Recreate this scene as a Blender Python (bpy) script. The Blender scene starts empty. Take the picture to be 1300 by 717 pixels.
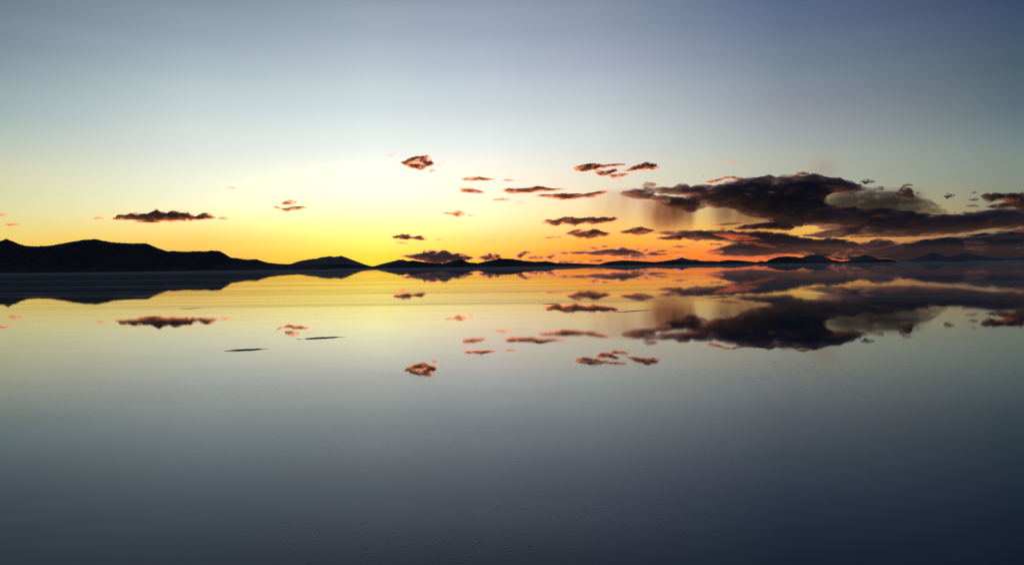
import bpy, bmesh, math, random
import numpy as np
from mathutils import Vector, Matrix, noise, Euler

scene = bpy.context.scene
R = math.radians

# ------------------------------------------------------------------ camera
CAM_H = 12.0                       # a drone just above the flooded salt flat
FPX = 878.0                        # focal length in pixels of a 1300 px wide frame
cam_data = bpy.data.cameras.new("camera")
cam = bpy.data.objects.new("camera", cam_data)
scene.collection.objects.link(cam)
cam_data.sensor_width = 36.0
cam_data.lens = 36.0 * FPX / 1300.0
cam_data.clip_start = 0.1
cam_data.clip_end = 200000.0
cam.location = (0, 0, CAM_H)
CAM_R = Matrix.Rotation(R(90 - 1.43), 3, 'X') @ Matrix.Rotation(R(-0.63), 3, 'Z')
cam.rotation_euler = CAM_R.to_euler()
scene.camera = cam

# ------------------------------------------------------------------ render settings
scene.render.engine = 'CYCLES'
cy = scene.cycles
cy.use_denoising = True
cy.max_bounces = 8
cy.diffuse_bounces = 2
cy.glossy_bounces = 3
cy.transmission_bounces = 2
cy.volume_bounces = 1
cy.transparent_max_bounces = 96
cy.volume_max_steps = 256
cy.volume_step_rate = 0.6
cy.sample_clamp_indirect = 4.0
scene.view_settings.view_transform = 'Standard'
scene.view_settings.look = 'None'
scene.view_settings.exposure = 0.0
scene.view_settings.gamma = 1.0
scene.view_settings.use_curve_mapping = False

SUN_AZ = -11.1                     # degrees clockwise from +Y
SUN_EL = -4.0                      # just set: lights the clouds from beneath

def lin(c):
    return [((v / 255) / 12.92 if v / 255 <= 0.04045 else ((v / 255 + 0.055) / 1.055) ** 2.4) for v in c]

# ------------------------------------------------------------------ world: the twilight sky
world = bpy.data.worlds.new("World")
scene.world = world
world.use_nodes = True
wn, wl = world.node_tree.nodes, world.node_tree.links
wn.clear()
w_out = wn.new('ShaderNodeOutputWorld')
w_bg = wn.new('ShaderNodeBackground')
w_co = wn.new('ShaderNodeTexCoord')
w_sep = wn.new('ShaderNodeSeparateXYZ')
wl.new(w_co.outputs['Generated'], w_sep.inputs[0])
def wmath(op, a, b=None):
    n = wn.new('ShaderNodeMath'); n.operation = op
    for i, v in enumerate((a, b)):
        if v is None: continue
        if isinstance(v, (int, float)): n.inputs[i].default_value = v
        else: wl.new(v, n.inputs[i])
    return n.outputs[0]
az = wmath('MULTIPLY', wmath('ARCTAN2', w_sep.outputs[0], w_sep.outputs[1]), 180 / math.pi)
el = wmath('MULTIPLY', wmath('ARCSINE', w_sep.outputs[2]), 180 / math.pi)
# colour of the twilight at elevations (degrees) for a few compass directions; above the frame darkened to dim the near water
SKY = {
    -180: [(0,(52,50,66),1),(8,(48,54,78),1),(20,(40,52,80),1),(60,(30,42,70),1)],
    -90: [(0,(120,95,80),1),(3,(125,115,95),1),(8,(100,110,105),1),(21,(70,85,105),1),(60,(38,50,75),1)],
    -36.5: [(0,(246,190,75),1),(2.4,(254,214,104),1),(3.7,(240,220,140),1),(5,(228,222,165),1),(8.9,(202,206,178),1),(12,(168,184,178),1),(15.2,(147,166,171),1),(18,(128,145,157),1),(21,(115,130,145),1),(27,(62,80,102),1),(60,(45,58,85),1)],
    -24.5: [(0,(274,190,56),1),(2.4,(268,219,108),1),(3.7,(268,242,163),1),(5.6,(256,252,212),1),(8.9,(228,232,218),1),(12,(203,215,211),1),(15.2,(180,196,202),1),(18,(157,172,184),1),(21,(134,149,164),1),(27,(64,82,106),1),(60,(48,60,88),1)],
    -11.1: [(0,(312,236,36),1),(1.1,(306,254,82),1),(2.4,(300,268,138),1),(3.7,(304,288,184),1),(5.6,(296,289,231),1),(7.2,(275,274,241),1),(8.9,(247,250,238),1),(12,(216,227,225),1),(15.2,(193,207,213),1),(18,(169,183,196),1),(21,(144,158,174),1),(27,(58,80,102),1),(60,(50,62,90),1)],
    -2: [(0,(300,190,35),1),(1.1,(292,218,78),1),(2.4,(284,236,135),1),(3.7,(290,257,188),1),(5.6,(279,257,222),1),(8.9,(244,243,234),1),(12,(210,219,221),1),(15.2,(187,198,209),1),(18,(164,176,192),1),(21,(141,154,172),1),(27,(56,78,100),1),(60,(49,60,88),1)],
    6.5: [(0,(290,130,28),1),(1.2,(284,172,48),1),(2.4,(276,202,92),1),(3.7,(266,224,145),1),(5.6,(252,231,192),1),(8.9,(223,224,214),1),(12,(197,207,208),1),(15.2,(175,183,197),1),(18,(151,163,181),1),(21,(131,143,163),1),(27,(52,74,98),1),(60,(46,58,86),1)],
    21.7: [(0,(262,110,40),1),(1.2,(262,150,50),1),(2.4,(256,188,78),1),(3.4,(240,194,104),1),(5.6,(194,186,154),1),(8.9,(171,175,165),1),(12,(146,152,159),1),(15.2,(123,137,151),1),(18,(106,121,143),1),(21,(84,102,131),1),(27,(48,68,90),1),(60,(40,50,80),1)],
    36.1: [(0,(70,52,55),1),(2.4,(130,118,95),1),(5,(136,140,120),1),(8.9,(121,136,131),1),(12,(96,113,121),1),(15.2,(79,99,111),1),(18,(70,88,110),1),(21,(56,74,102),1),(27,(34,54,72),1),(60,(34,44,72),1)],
    90: [(0,(50,48,60),1),(8,(56,64,80),1),(21,(48,60,84),1),(60,(32,42,70),1)],
    180: [(0,(52,50,66),1),(8,(48,54,78),1),(20,(40,52,80),1),(60,(30,42,70),1)],
}
EL_MAX = 60.0
SKY_GAIN = 2.2                     # colour ramps hold 0..1: the gain restores the bright part
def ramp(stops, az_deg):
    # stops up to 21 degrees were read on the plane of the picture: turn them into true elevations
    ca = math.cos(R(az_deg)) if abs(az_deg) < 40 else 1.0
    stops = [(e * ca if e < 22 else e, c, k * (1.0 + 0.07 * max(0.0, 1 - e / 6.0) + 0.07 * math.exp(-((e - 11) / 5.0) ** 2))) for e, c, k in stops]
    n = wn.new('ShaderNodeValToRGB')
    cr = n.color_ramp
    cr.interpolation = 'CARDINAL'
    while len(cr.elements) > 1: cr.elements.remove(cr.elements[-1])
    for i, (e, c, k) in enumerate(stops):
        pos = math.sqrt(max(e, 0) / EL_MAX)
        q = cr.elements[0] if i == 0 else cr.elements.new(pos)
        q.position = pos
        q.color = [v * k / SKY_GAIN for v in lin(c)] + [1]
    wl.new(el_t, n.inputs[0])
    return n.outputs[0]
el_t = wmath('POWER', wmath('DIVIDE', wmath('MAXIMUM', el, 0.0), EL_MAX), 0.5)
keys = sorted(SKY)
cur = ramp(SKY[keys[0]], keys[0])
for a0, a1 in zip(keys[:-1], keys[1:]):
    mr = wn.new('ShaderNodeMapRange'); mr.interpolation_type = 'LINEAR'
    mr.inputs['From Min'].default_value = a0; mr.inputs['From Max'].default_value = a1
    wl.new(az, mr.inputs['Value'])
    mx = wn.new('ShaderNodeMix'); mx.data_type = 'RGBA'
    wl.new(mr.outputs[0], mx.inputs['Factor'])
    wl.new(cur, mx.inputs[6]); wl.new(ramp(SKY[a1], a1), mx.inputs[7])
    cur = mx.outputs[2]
sky = wn.new('ShaderNodeTexSky')
sky.sky_type = 'NISHITA'; sky.sun_disc = False
sky.sun_elevation = R(SUN_EL); sky.sun_rotation = R(SUN_AZ)
sky.altitude = 3600
add = wn.new('ShaderNodeMix'); add.data_type = 'RGBA'; add.blend_type = 'ADD'
add.inputs['Factor'].default_value = 0.002
wl.new(cur, add.inputs[6]); wl.new(sky.outputs[0], add.inputs[7])
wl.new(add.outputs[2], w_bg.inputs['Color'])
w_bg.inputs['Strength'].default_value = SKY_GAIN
wl.new(w_bg.outputs[0], w_out.inputs[0])

# ------------------------------------------------------------------ sun, below the horizon
sd = bpy.data.lights.new("sun", 'SUN')
sd.energy = 5.0
sd.angle = R(0.6)
sd.color = (1.0, 0.30, 0.12)
sun = bpy.data.objects.new("sun", sd)
scene.collection.objects.link(sun)
sdir = Vector((math.sin(R(SUN_AZ)) * math.cos(R(SUN_EL)), math.cos(R(SUN_AZ)) * math.cos(R(SUN_EL)), math.sin(R(SUN_EL))))
sun.rotation_euler = sdir.to_track_quat('Z', 'Y').to_euler()

# ------------------------------------------------------------------ helpers
COL = scene.collection

def ray(x, y):
    """world direction (with dir.y = 1) seen at a point of the 1300 x 717 frame"""
    d = CAM_R @ Vector(((x - 650.0) / FPX, (358.5 - y) / FPX, -1.0))
    return d.x / d.y, d.z / d.y

def at(x, y, Y):
    a, b = ray(x, y)
    return a * Y, Y, CAM_H + b * Y

def mesh_obj(name, verts, faces, mat, parent=None, smooth=True, loc=(0, 0, 0)):
    me = bpy.data.meshes.new(name)
    me.from_pydata([tuple(v) for v in verts], [], faces)
    me.materials.append(mat)
    if smooth:
        me.polygons.foreach_set('use_smooth', [True] * len(me.polygons))
    me.update()
    o = bpy.data.objects.new(name, me)
    COL.objects.link(o)
    o.location = loc
    if parent is not None: o.parent = parent
    return o

def new_mat(name):
    m = bpy.data.materials.new(name)
    m.use_nodes = True
    nt = m.node_tree
    nt.nodes.clear()
    out = nt.nodes.new('ShaderNodeOutputMaterial')
    return m, nt.nodes, nt.links, out

class G:
    """tiny node-graph helper"""
    def __init__(s, nodes, links): s.n, s.l = nodes, links
    def put(s, sock, v):
        if isinstance(v, bpy.types.NodeSocket): s.l.new(v, sock)
        else: sock.default_value = v
    def math(s, op, a, b=None, clamp=False):
        n = s.n.new('ShaderNodeMath'); n.operation = op; n.use_clamp = clamp
        s.put(n.inputs[0], a)
        if b is not None: s.put(n.inputs[1], b)
        return n.outputs[0]
    def noise(s, vec, scale, detail=4, rough=0.55, dist=0.0):
        n = s.n.new('ShaderNodeTexNoise')
        s.l.new(vec, n.inputs['Vector'])
        n.inputs['Scale'].default_value = scale; n.inputs['Detail'].default_value = detail
        n.inputs['Roughness'].default_value = rough; n.inputs['Distortion'].default_value = dist
        return n.outputs['Fac']
    def mapping(s, vec, scale=(1, 1, 1), rot=(0, 0, 0), loc=(0, 0, 0)):
        n = s.n.new('ShaderNodeMapping')
        s.l.new(vec, n.inputs[0])
        n.inputs['Scale'].default_value = scale; n.inputs['Rotation'].default_value = rot; n.inputs['Location'].default_value = loc
        return n.outputs[0]
    def step(s, v, a, b, lo=0.0, hi=1.0):
        n = s.n.new('ShaderNodeMapRange'); n.interpolation_type = 'SMOOTHSTEP'
        s.put(n.inputs['Value'], v)
        n.inputs['From Min'].default_value = a; n.inputs['From Max'].default_value = b
        n.inputs['To Min'].default_value = lo; n.inputs['To Max'].default_value = hi
        return n.outputs[0]
    def mix(s, f, a, b):
        n = s.n.new('ShaderNodeMix'); n.data_type = 'RGBA'
        s.put(n.inputs['Factor'], f); s.put(n.inputs[6], a); s.put(n.inputs[7], b)
        return n.outputs[2]

# ------------------------------------------------------------------ water: a film of brine over the salt crust
def water_material():
    m, n, l, out = new_mat('brine_over_salt')
    g = G(n, l)
    b = n.new('ShaderNodeBsdfPrincipled')
    co = n.new('ShaderNodeTexCoord').outputs['Object']
    # wind streaks: long thin patches lying nearly across the view
    far = g.noise(g.mapping(co, (0.00045, 0.0042, 1), (0, 0, R(-2))), 1.0, 5, 0.62, 0.3)
    mid = g.noise(g.mapping(co, (0.0032, 0.030, 1), (0, 0, R(-4)), (7, 3, 0)), 1.0, 5, 0.6, 0.4)
    near = g.noise(g.mapping(co, (0.030, 0.16, 1), (0, 0, R(-8)), (2, 9, 0)), 1.0, 5, 0.6, 0.4)
    streak = g.math('ADD', g.math('MULTIPLY', g.step(far, 0.44, 0.68), 0.6), g.math('MULTIPLY', g.step(mid, 0.45, 0.70), 0.5))
    streak = g.math('ADD', streak, g.math('MULTIPLY', g.step(near, 0.52, 0.75), 0.25))
    lines = g.math('MAXIMUM', g.step(g.noise(g.mapping(co, (0.0024, 0.045, 1), (0, 0, R(-2.5)), (3, 11, 0)), 1.0, 5, 0.65, 0.5), 0.52, 0.68),
                   g.step(g.noise(g.mapping(co, (0.0009, 0.012, 1), (0, 0, R(-1.5)), (13, 1, 0)), 1.0, 5, 0.65, 0.5), 0.52, 0.68))
    sx = n.new('ShaderNodeSeparateXYZ'); l.new(co, sx.inputs[0])
    away = g.step(sx.outputs[1], 130.0, 260.0)          # the film of water thins out towards the far shore
    shore = g.step(sx.outputs[1], 900.0, 2600.0)
    # dry pimples of salt crust just breaking the film near the camera
    patch = g.math('MULTIPLY', g.step(sx.outputs[1], 100.0, 65.0), g.step(g.noise(g.mapping(co, (0.02, 0.05, 1), (0, 0, R(-10)), (31, 5, 0)), 1.0, 3, 0.6), 0.44, 0.60))
    vo = n.new('ShaderNodeTexVoronoi'); vo.feature = 'F1'
    l.new(g.mapping(co, (4.2, 4.8, 1)), vo.inputs['Vector']); vo.inputs['Scale'].default_value = 1.0
    pick = g.step(g.noise(co, 1.1, 4, 0.65), 0.44, 0.62)
    pimple = g.math('MULTIPLY', g.math('MULTIPLY', g.step(vo.outputs['Distance'], 0.40, 0.08), patch), pick)
    tone = g.noise(g.mapping(co, (0.05, 0.12, 1)), 1.0, 6, 0.65)
    base = g.mix(tone, [0.010, 0.026, 0.036, 1], [0.018, 0.038, 0.050, 1])
    base = g.mix(g.math('MULTIPLY', streak, 0.6), base, [0.05, 0.06, 0.065, 1])
    l.new(base, b.inputs['Base Color'])
    l.new(g.math('ADD', g.math('ADD', g.math('MULTIPLY', streak, 0.006), g.math('MULTIPLY', pimple, 0.12)), g.math('MULTIPLY', away, g.math('ADD', 0.004, g.math('MULTIPLY', lines, 0.035)))), b.inputs['Roughness'])
    b.inputs['IOR'].default_value = 1.58
    # relief
    rip = g.noise(g.mapping(co, (0.9, 1.6, 1), (0, 0, R(-12))), 1.0, 4, 0.6)
    swell = g.noise(g.mapping(co, (0.02, 0.06, 1)), 1.0, 3, 0.5)
    h = g.math('ADD', g.math('MULTIPLY', rip, g.math('ADD', 0.00035, g.math('MULTIPLY', streak, 0.0012))), g.math('MULTIPLY', swell, 0.004))
    h = g.math('ADD', h, g.math('MULTIPLY', pimple, 0.0035))
    bp = n.new('ShaderNodeBump'); bp.inputs['Strength'].default_value = 1.0; bp.inputs['Distance'].default_value = 1.0
    l.new(h, bp.inputs['Height'])
    l.new(bp.outputs[0], b.inputs['Normal'])
    # damp salt standing above the film, also painting a grey veil over far reflections: little near the camera, more in the far streaks
    salt = n.new('ShaderNodeBsdfDiffuse'); salt.inputs['Color'].default_value = (0.72, 0.68, 0.58, 1)
    mx = n.new('ShaderNodeMixShader')
    l.new(g.math('ADD', g.step(tone, 0.3, 0.75, 0.0, 0.045), g.math('MULTIPLY', away, g.math('ADD', g.math('ADD', g.math('ADD', 0.07, g.math('MULTIPLY', shore, 0.30)), g.math('MULTIPLY', lines, 0.26)), g.math('ADD', g.math('MULTIPLY', g.step(far, 0.42, 0.62), 0.12), g.math('MULTIPLY', g.step(mid, 0.50, 0.66), 0.16))))), mx.inputs[0])
    l.new(b.outputs[0], mx.inputs[1]); l.new(salt.outputs[0], mx.inputs[2])
    mud = n.new('ShaderNodeBsdfDiffuse'); mud.inputs['Color'].default_value = (0.03, 0.03, 0.032, 1)
    mx2 = n.new('ShaderNodeMixShader')
    l.new(g.math('MULTIPLY', pimple, 0.5), mx2.inputs[0])
    l.new(mx.outputs[0], mx2.inputs[1]); l.new(mud.outputs[0], mx2.inputs[2])
    l.new(mx2.outputs[0], out.inputs['Surface'])
    return m

R_FLAT = 24500.0
def disc(name, radius, mat, z=0.0):
    rings = [0, 30, 80, 200, 500, 1200, 3000, 7000, 15000, radius]
    seg = 160
    v, f = [(0, 0, z)], []
    for r in rings[1:]:
        v += [(r * math.cos(2 * math.pi * k / seg), r * math.sin(2 * math.pi * k / seg), z) for k in range(seg)]
    for k in range(seg): f.append((0, 1 + k, 1 + (k + 1) % seg))
    for i in range(len(rings) - 2):
        a, c = 1 + i * seg, 1 + (i + 1) * seg
        for k in range(seg):
            k2 = (k + 1) % seg
            f.append((a + k, c + k, c + k2, a + k2))
    return mesh_obj(name, v, f, mat, smooth=False)
water = disc('water', R_FLAT, water_material())
water['kind'] = 'structure'

# ------------------------------------------------------------------ hills and mountains
def rock_material(name, c0, c1):
    m, n, l, out = new_mat(name)
    g = G(n, l)
    b = n.new('ShaderNodeBsdfPrincipled')
    co = n.new('ShaderNodeTexCoord').outputs['Object']
    f = g.noise(co, 0.012, 8, 0.65)
    f2 = g.noise(g.mapping(co, (1, 1, 3)), 0.002, 5, 0.6)
    l.new(g.mix(g.math('MULTIPLY', g.math('ADD', f, f2), 0.5), c0 + [1], c1 + [1]), b.inputs['Base Color'])
    b.inputs['Roughness'].default_value = 0.95
    b.inputs['Specular IOR Level'].default_value = 0.1
    bp = n.new('ShaderNodeBump'); bp.inputs['Strength'].default_value = 0.6; bp.inputs['Distance'].default_value = 12.0
    l.new(f, bp.inputs['Height']); l.new(bp.outputs[0], b.inputs['Normal'])
    l.new(b.outputs[0], out.inputs['Surface'])
    return m
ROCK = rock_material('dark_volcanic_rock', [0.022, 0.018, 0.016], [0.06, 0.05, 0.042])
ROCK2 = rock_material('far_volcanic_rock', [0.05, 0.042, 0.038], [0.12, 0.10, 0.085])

def hill(name, Y, prof, mat=ROCK, spread=5.0, seed=0, step=1.0, rag=0.5, nv=15):
    """terrain with a skyline through prof (photo points), shore towards the camera and a back slope"""
    xs = [p[0] for p in prof]; ys = [p[1] for p in prof]
    us = np.arange(xs[0], xs[-1] + 0.01, step)
    yy = np.interp(us, xs, ys)
    hmax = 0
    cols = []
    for i, x in enumerate(us):
        y = yy[i] + rag * noise.fractal(Vector((x * 0.45, seed * 7.3, 0)), 1.0, 2.0, 4)
        X, _, Z = at(x, y, Y)
        Z = max(Z, 0.4)
        cols.append((X, Z)); hmax = max(hmax, Z)
    verts, faces = [], []
    vs = [-1.0 + 2.0 * k / (nv - 1) for k in range(nv)]
    px = Y / FPX
    for i, (X, Z) in enumerate(cols):
        for v in vs:
            t = 1 - abs(v)
            foot = spread * hmax * (0.55 + 0.45 * (Z / hmax)) * (1 + 0.25 * noise.noise(Vector((X / (60 * px), seed, 3))))
            yv = Y + v * foot
            s = t ** 1.25
            q = noise.fractal(Vector((X / (14 * px), yv / (14 * px), seed * 3.1)), 1.0, 2.0, 5)
            z = Z * s * (1 - 0.45 * abs(q) * (1 - t) * 2.0 * min(1, t * 3 + .2)) if 0 < t < 1 else (Z if t == 1 else -0.8)
            if t > 0: z = max(z, -0.5)
            verts.append((X, yv, z))
    for i in range(len(cols) - 1):
        for k in range(nv - 1):
            a = i * nv + k
            faces.append((a, a + nv, a + nv + 1, a + 1))
    cx = (cols[0][0] + cols[-1][0]) / 2
    verts = [(a - cx, b - Y, c) for a, b, c in verts]
    o = mesh_obj(name, verts, faces, mat, loc=(cx, Y, 0))
    o['kind'] = 'structure'
    return o

hill('hill', 3900, [(-60, 309), (-30, 306), (0, 305.7), (3.8, 304.7), (8, 302.7), (12.5, 305), (25, 309.8), (32.6, 312), (45, 312.5), (60, 312), (75, 309.8), (90, 307), (105, 304.3),
    (120.5, 303.5), (128, 304.7), (140.5, 307.3), (150.5, 308), (170.6, 309), (186, 308.8), (192, 311.5), (201, 315), (213, 319), (221, 318.5), (238, 319.5), (246, 318.8),
    (261, 319), (268.5, 318), (278.5, 318.3), (285, 322), (291, 326.8), (301, 327.6), (313.7, 329.6), (325, 328.8), (340, 333.3), (355, 334.8), (367.7, 335.4), (385, 336.2), (400, 337.5), (410, 341)], seed=1, spread=3.2)
hill('hill', 5400, [(345, 339), (368, 335.9), (385, 335.5), (400, 335.9), (418, 335.2), (438, 334.9), (450, 336.2), (465, 337.6), (476, 338.2), (487, 337.6), (497, 336), (506, 334.2), (516, 331.5), (526, 330.3), (538, 332.4), (551, 333.9),
    (566, 334.1), (576, 330.8), (584.7, 329), (596, 332.9), (606, 333.9), (621, 330.8), (633.7, 328.3), (650, 328.4), (665, 330.8), (680, 332), (692.7, 331.3), (705, 333.4), (725, 333.9), (745, 334.6),
    (760, 335.6), (775, 337.5)], seed=2, spread=4)
hill('hill', 6300, [(748, 337.2), (760.4, 335.4), (770.5, 332.3), (780, 331.4), (790.5, 330.4), (804, 330.8), (820, 331.8), (831.7, 332.5), (844.6, 331), (852, 330.6), (866, 331.2), (880, 331.6), (890, 331.6),
    (902.8, 331), (912.5, 331.6), (925.4, 329.8), (935, 330.4), (949.6, 331.4), (961, 332.7), (965.8, 330.7), (971.7, 332.1), (977.5, 329.2), (986.3, 326.3), (998, 325.1), (1011, 325.8),
    (1018.5, 327.7), (1024, 330.3), (1035, 331.2), (1050, 331.6), (1077, 331.7), (1100, 330.9), (1112, 329.2), (1123.7, 328.5), (1129.6, 329.2), (1136, 333.2)], seed=3, spread=4)
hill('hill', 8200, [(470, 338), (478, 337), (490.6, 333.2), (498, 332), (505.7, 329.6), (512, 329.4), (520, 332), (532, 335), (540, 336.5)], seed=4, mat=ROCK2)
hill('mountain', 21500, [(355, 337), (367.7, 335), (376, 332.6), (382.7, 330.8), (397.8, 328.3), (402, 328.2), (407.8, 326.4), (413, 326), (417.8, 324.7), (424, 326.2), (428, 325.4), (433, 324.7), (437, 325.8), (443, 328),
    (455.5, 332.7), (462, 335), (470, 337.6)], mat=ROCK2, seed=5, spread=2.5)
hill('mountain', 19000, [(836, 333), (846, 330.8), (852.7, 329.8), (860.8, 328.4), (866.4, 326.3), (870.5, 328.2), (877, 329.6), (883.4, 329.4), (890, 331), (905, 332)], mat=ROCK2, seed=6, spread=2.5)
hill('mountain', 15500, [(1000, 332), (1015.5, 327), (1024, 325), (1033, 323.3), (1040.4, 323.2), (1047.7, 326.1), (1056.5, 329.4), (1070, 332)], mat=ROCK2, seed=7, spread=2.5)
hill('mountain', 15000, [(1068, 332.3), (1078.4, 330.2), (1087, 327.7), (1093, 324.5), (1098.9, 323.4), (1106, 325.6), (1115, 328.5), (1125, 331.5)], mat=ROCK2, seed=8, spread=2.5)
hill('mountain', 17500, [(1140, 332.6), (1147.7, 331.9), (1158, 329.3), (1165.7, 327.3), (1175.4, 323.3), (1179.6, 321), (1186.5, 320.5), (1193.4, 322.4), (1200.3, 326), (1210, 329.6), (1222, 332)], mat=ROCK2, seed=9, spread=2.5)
hill('hill', 8500, [(1193, 333), (1199, 331.6), (1208.6, 329.8), (1215.6, 328.9), (1222.5, 329.8), (1228, 331.5), (1231, 333)], seed=10)
hill('hill', 8500, [(1146, 333), (1156, 331.9), (1170, 331.6), (1180, 331.8), (1187, 333)], seed=12)
hill('hill', 9500, [(1252, 332.6), (1258, 331.1), (1266.8, 329.9), (1273.7, 331.1), (1290, 331.4), (1310, 331.8), (1340, 331.4), (1370, 332)], seed=11)
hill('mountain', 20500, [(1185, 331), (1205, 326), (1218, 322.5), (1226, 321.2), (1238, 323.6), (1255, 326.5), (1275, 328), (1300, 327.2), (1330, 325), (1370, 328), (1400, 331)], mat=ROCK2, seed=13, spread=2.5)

# ------------------------------------------------------------------ low salt ridges that break the film of water
def salt_material():
    m, n, l, out = new_mat('wet_salt_and_mud')
    g = G(n, l)
    b = n.new('ShaderNodeBsdfPrincipled')
    co = n.new('ShaderNodeTexCoord').outputs['Object']
    f = g.noise(co, 2.2, 7, 0.7)
    sz = n.new('ShaderNodeSeparateXYZ'); l.new(co, sz.inputs[0])
    mudc = g.mix(f, [0.05, 0.05, 0.048, 1], [0.20, 0.19, 0.18, 1])
    crust = g.mix(f, [0.16, 0.16, 0.16, 1], [0.42, 0.42, 0.41, 1])      # pale crust along the wet margin
    l.new(g.mix(g.step(sz.outputs[2], 0.02, 0.06), crust, mudc), b.inputs['Base Color'])
    b.inputs['Roughness'].default_value = 0.6
    bp = n.new('ShaderNodeBump'); bp.inputs['Strength'].default_value = 0.8; bp.inputs['Distance'].default_value = 0.05
    l.new(f, bp.inputs['Height']); l.new(bp.outputs[0], b.inputs['Normal'])
    l.new(b.outputs[0], out.inputs['Surface'])
    return m
SALT = salt_material()

def ground_at(x, y):
    a, b = ray(x, y)
    Y = CAM_H / -b
    return a * Y, Y

def salt_ridge(x0, y0, x1, y1, width, height, label, seed, name='salt_ridge'):
    """a long low lens of crust between two photo points of the flat"""
    A, B = Vector(ground_at(x0, y0)), Vector(ground_at(x1, y1))
    C = (A + B) / 2; L = (B - A).length; ang = math.atan2((B - A).y, (B - A).x)
    nu, nv = 90, 14
    verts, faces = [], []
    for i in range(nu + 1):
        u = -1 + 2 * i / nu
        w = width * (max(0, 1 - u * u) ** 0.8 + 0.015) * (1 + 0.22 * noise.fractal(Vector((u * 4, seed, 0)), 1, 2, 4))
        off = width * 0.12 * noise.noise(Vector((u * 2.2, seed, 8)))
        for k in range(nv + 1):
            v = -1 + 2 * k / nv
            q = noise.fractal(Vector((u * L / 2 * 1.1, v * w * 1.6, seed)), 1, 2, 4)
            z = height * (0.75 * (1 - min(1, abs(v) * 1.6) ** 2) * max(0, 1 - (u * 1.5) ** 2) ** 0.5 + 0.22 * (1 - v * v) * (0.4 + 1.6 * q)) - 0.012 - (0.03 if abs(v) > 0.999 else 0)
            verts.append((u * L / 2, off + v * w / 2, z))
    for i in range(nu):
        for k in range(nv):
            a = i * (nv + 1) + k
            faces.append((a, a + nv + 1, a + nv + 2, a + 1))
    o = mesh_obj(name, verts, faces, SALT, loc=(C.x, C.y, 0))
    o.rotation_euler.z = ang
    o['label'] = label; o['category'] = 'salt ridge'; o['group'] = 'low dark ridges breaking the mirror'
    return o
salt_ridge(282, 445.6, 342, 442.6, 3.4, 0.16, 'dark lens of crust at left, the nearer of the pair on the mirror', 1)
salt_ridge(376, 430.6, 440, 427.2, 3.8, 0.17, 'dark lens of crust right of the other, nearer the centre', 2)
salt_ridge(684, 386.4, 712, 385.2, 3.0, 0.14, 'short thin dark ridge right of centre', 3)
salt_ridge(772, 396.6, 834, 393.2, 3.0, 0.14, 'long thin dark ridge under the reflected plum cloud', 4)
salt_ridge(890, 379.2, 932, 376.2, 4.0, 0.16, 'thin dark ridge in the reflection of the bank', 5)
salt_ridge(222, 392.6, 262, 390.6, 2.5, 0.10, 'faint thin ridge near the reflection of the wide puffy cloud', 6)

# ------------------------------------------------------------------ clouds
def cloud_mat(name, sigma, col, absorb=None, aniso=0.3, fringe=0.12, vary=0.0, vscale=0.004, stretch=0.6):
    m, n, l, out = new_mat(name)
    g = G(n, l)
    pv = n.new('ShaderNodeVolumePrincipled')
    pv.inputs['Color'].default_value = col + [1]
    pv.inputs['Anisotropy'].default_value = aniso
    pv.inputs['Density'].default_value = sigma
    co = n.new('ShaderNodeTexCoord').outputs['Object']
    if vary > 0:
        f = g.noise(g.mapping(co, (stretch, 0.6, 1.3)), vscale, 5, 0.62, 0.3)
        l.new(g.math('MULTIPLY', g.step(f, 0.53 - 0.13 * vary, 0.64), sigma * 2.0), pv.inputs['Density'])
    l.new(pv.outputs[0], out.inputs['Volume'])
    # a thin misty skin, so that the cloud has a surface of its own
    tr = n.new('ShaderNodeBsdfTransparent'); df = n.new('ShaderNodeBsdfDiffuse')
    df.inputs['Color'].default_value = [c * 0.5 for c in col] + [1]
    mx = n.new('ShaderNodeMixShader')
    l.new(g.step(g.noise(co, 0.006, 4, 0.6), 0.35, 0.75, 0.0, fringe), mx.inputs[0])
    l.new(tr.outputs[0], mx.inputs[1]); l.new(df.outputs[0], mx.inputs[2])
    l.new(mx.outputs[0], out.inputs['Surface'])
    return m

PXM = 30000 / FPX     # metres per photo pixel at the clouds
MATS = {
    'mid': cloud_mat('cloud_dense', 0.0105, [0.80, 0.68, 0.66], aniso=0.6, fringe=0.05, vary=1.5, vscale=0.006),
    'thin': cloud_mat('cloud_thin', 0.0075, [0.88, 0.76, 0.72], aniso=0.6, fringe=0.04, vary=1.3, vscale=0.007),
    'streak': cloud_mat('cloud_streak', 0.0085, [0.88, 0.74, 0.72], aniso=0.6, fringe=0.04, vary=1.4, vscale=0.006, stretch=0.35),
    'ember': cloud_mat('cloud_ember', 0.0030, [0.90, 0.52, 0.44], aniso=0.5, fringe=0.03, vary=1.0, vscale=0.008, stretch=0.4),  # red sunset glow put into the cloud colour
    'faint': cloud_mat('cloud_faint', 0.0026, [0.90, 0.78, 0.72], aniso=0.5, fringe=0.03, vary=1.0, vscale=0.010),
    'bank': cloud_mat('cloud_bank', 0.0038, [0.38, 0.42, 0.58], aniso=0.5, fringe=0.05, vary=1.5, vscale=0.0042, stretch=0.35),
    'bank2': cloud_mat('cloud_band', 0.0050, [0.46, 0.43, 0.53], aniso=0.5, fringe=0.05, vary=1.5, vscale=0.005, stretch=0.35),
    'dusk': cloud_mat('cloud_dusky', 0.0100, [0.42, 0.40, 0.46], aniso=0.5, fringe=0.05, vary=1.0, vscale=0.009),
    'smoke': cloud_mat('cloud_smoke', 0.0008, [0.08, 0.13, 0.22], aniso=0.3, fringe=0.02, vary=2.0, vscale=0.003, stretch=0.4),
    'veil': cloud_mat('cloud_veil', 0.0100, [0.03, 0.06, 0.12], aniso=0.0, fringe=0.03, vary=0.9, vscale=0.003, stretch=0.3),
}

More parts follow.
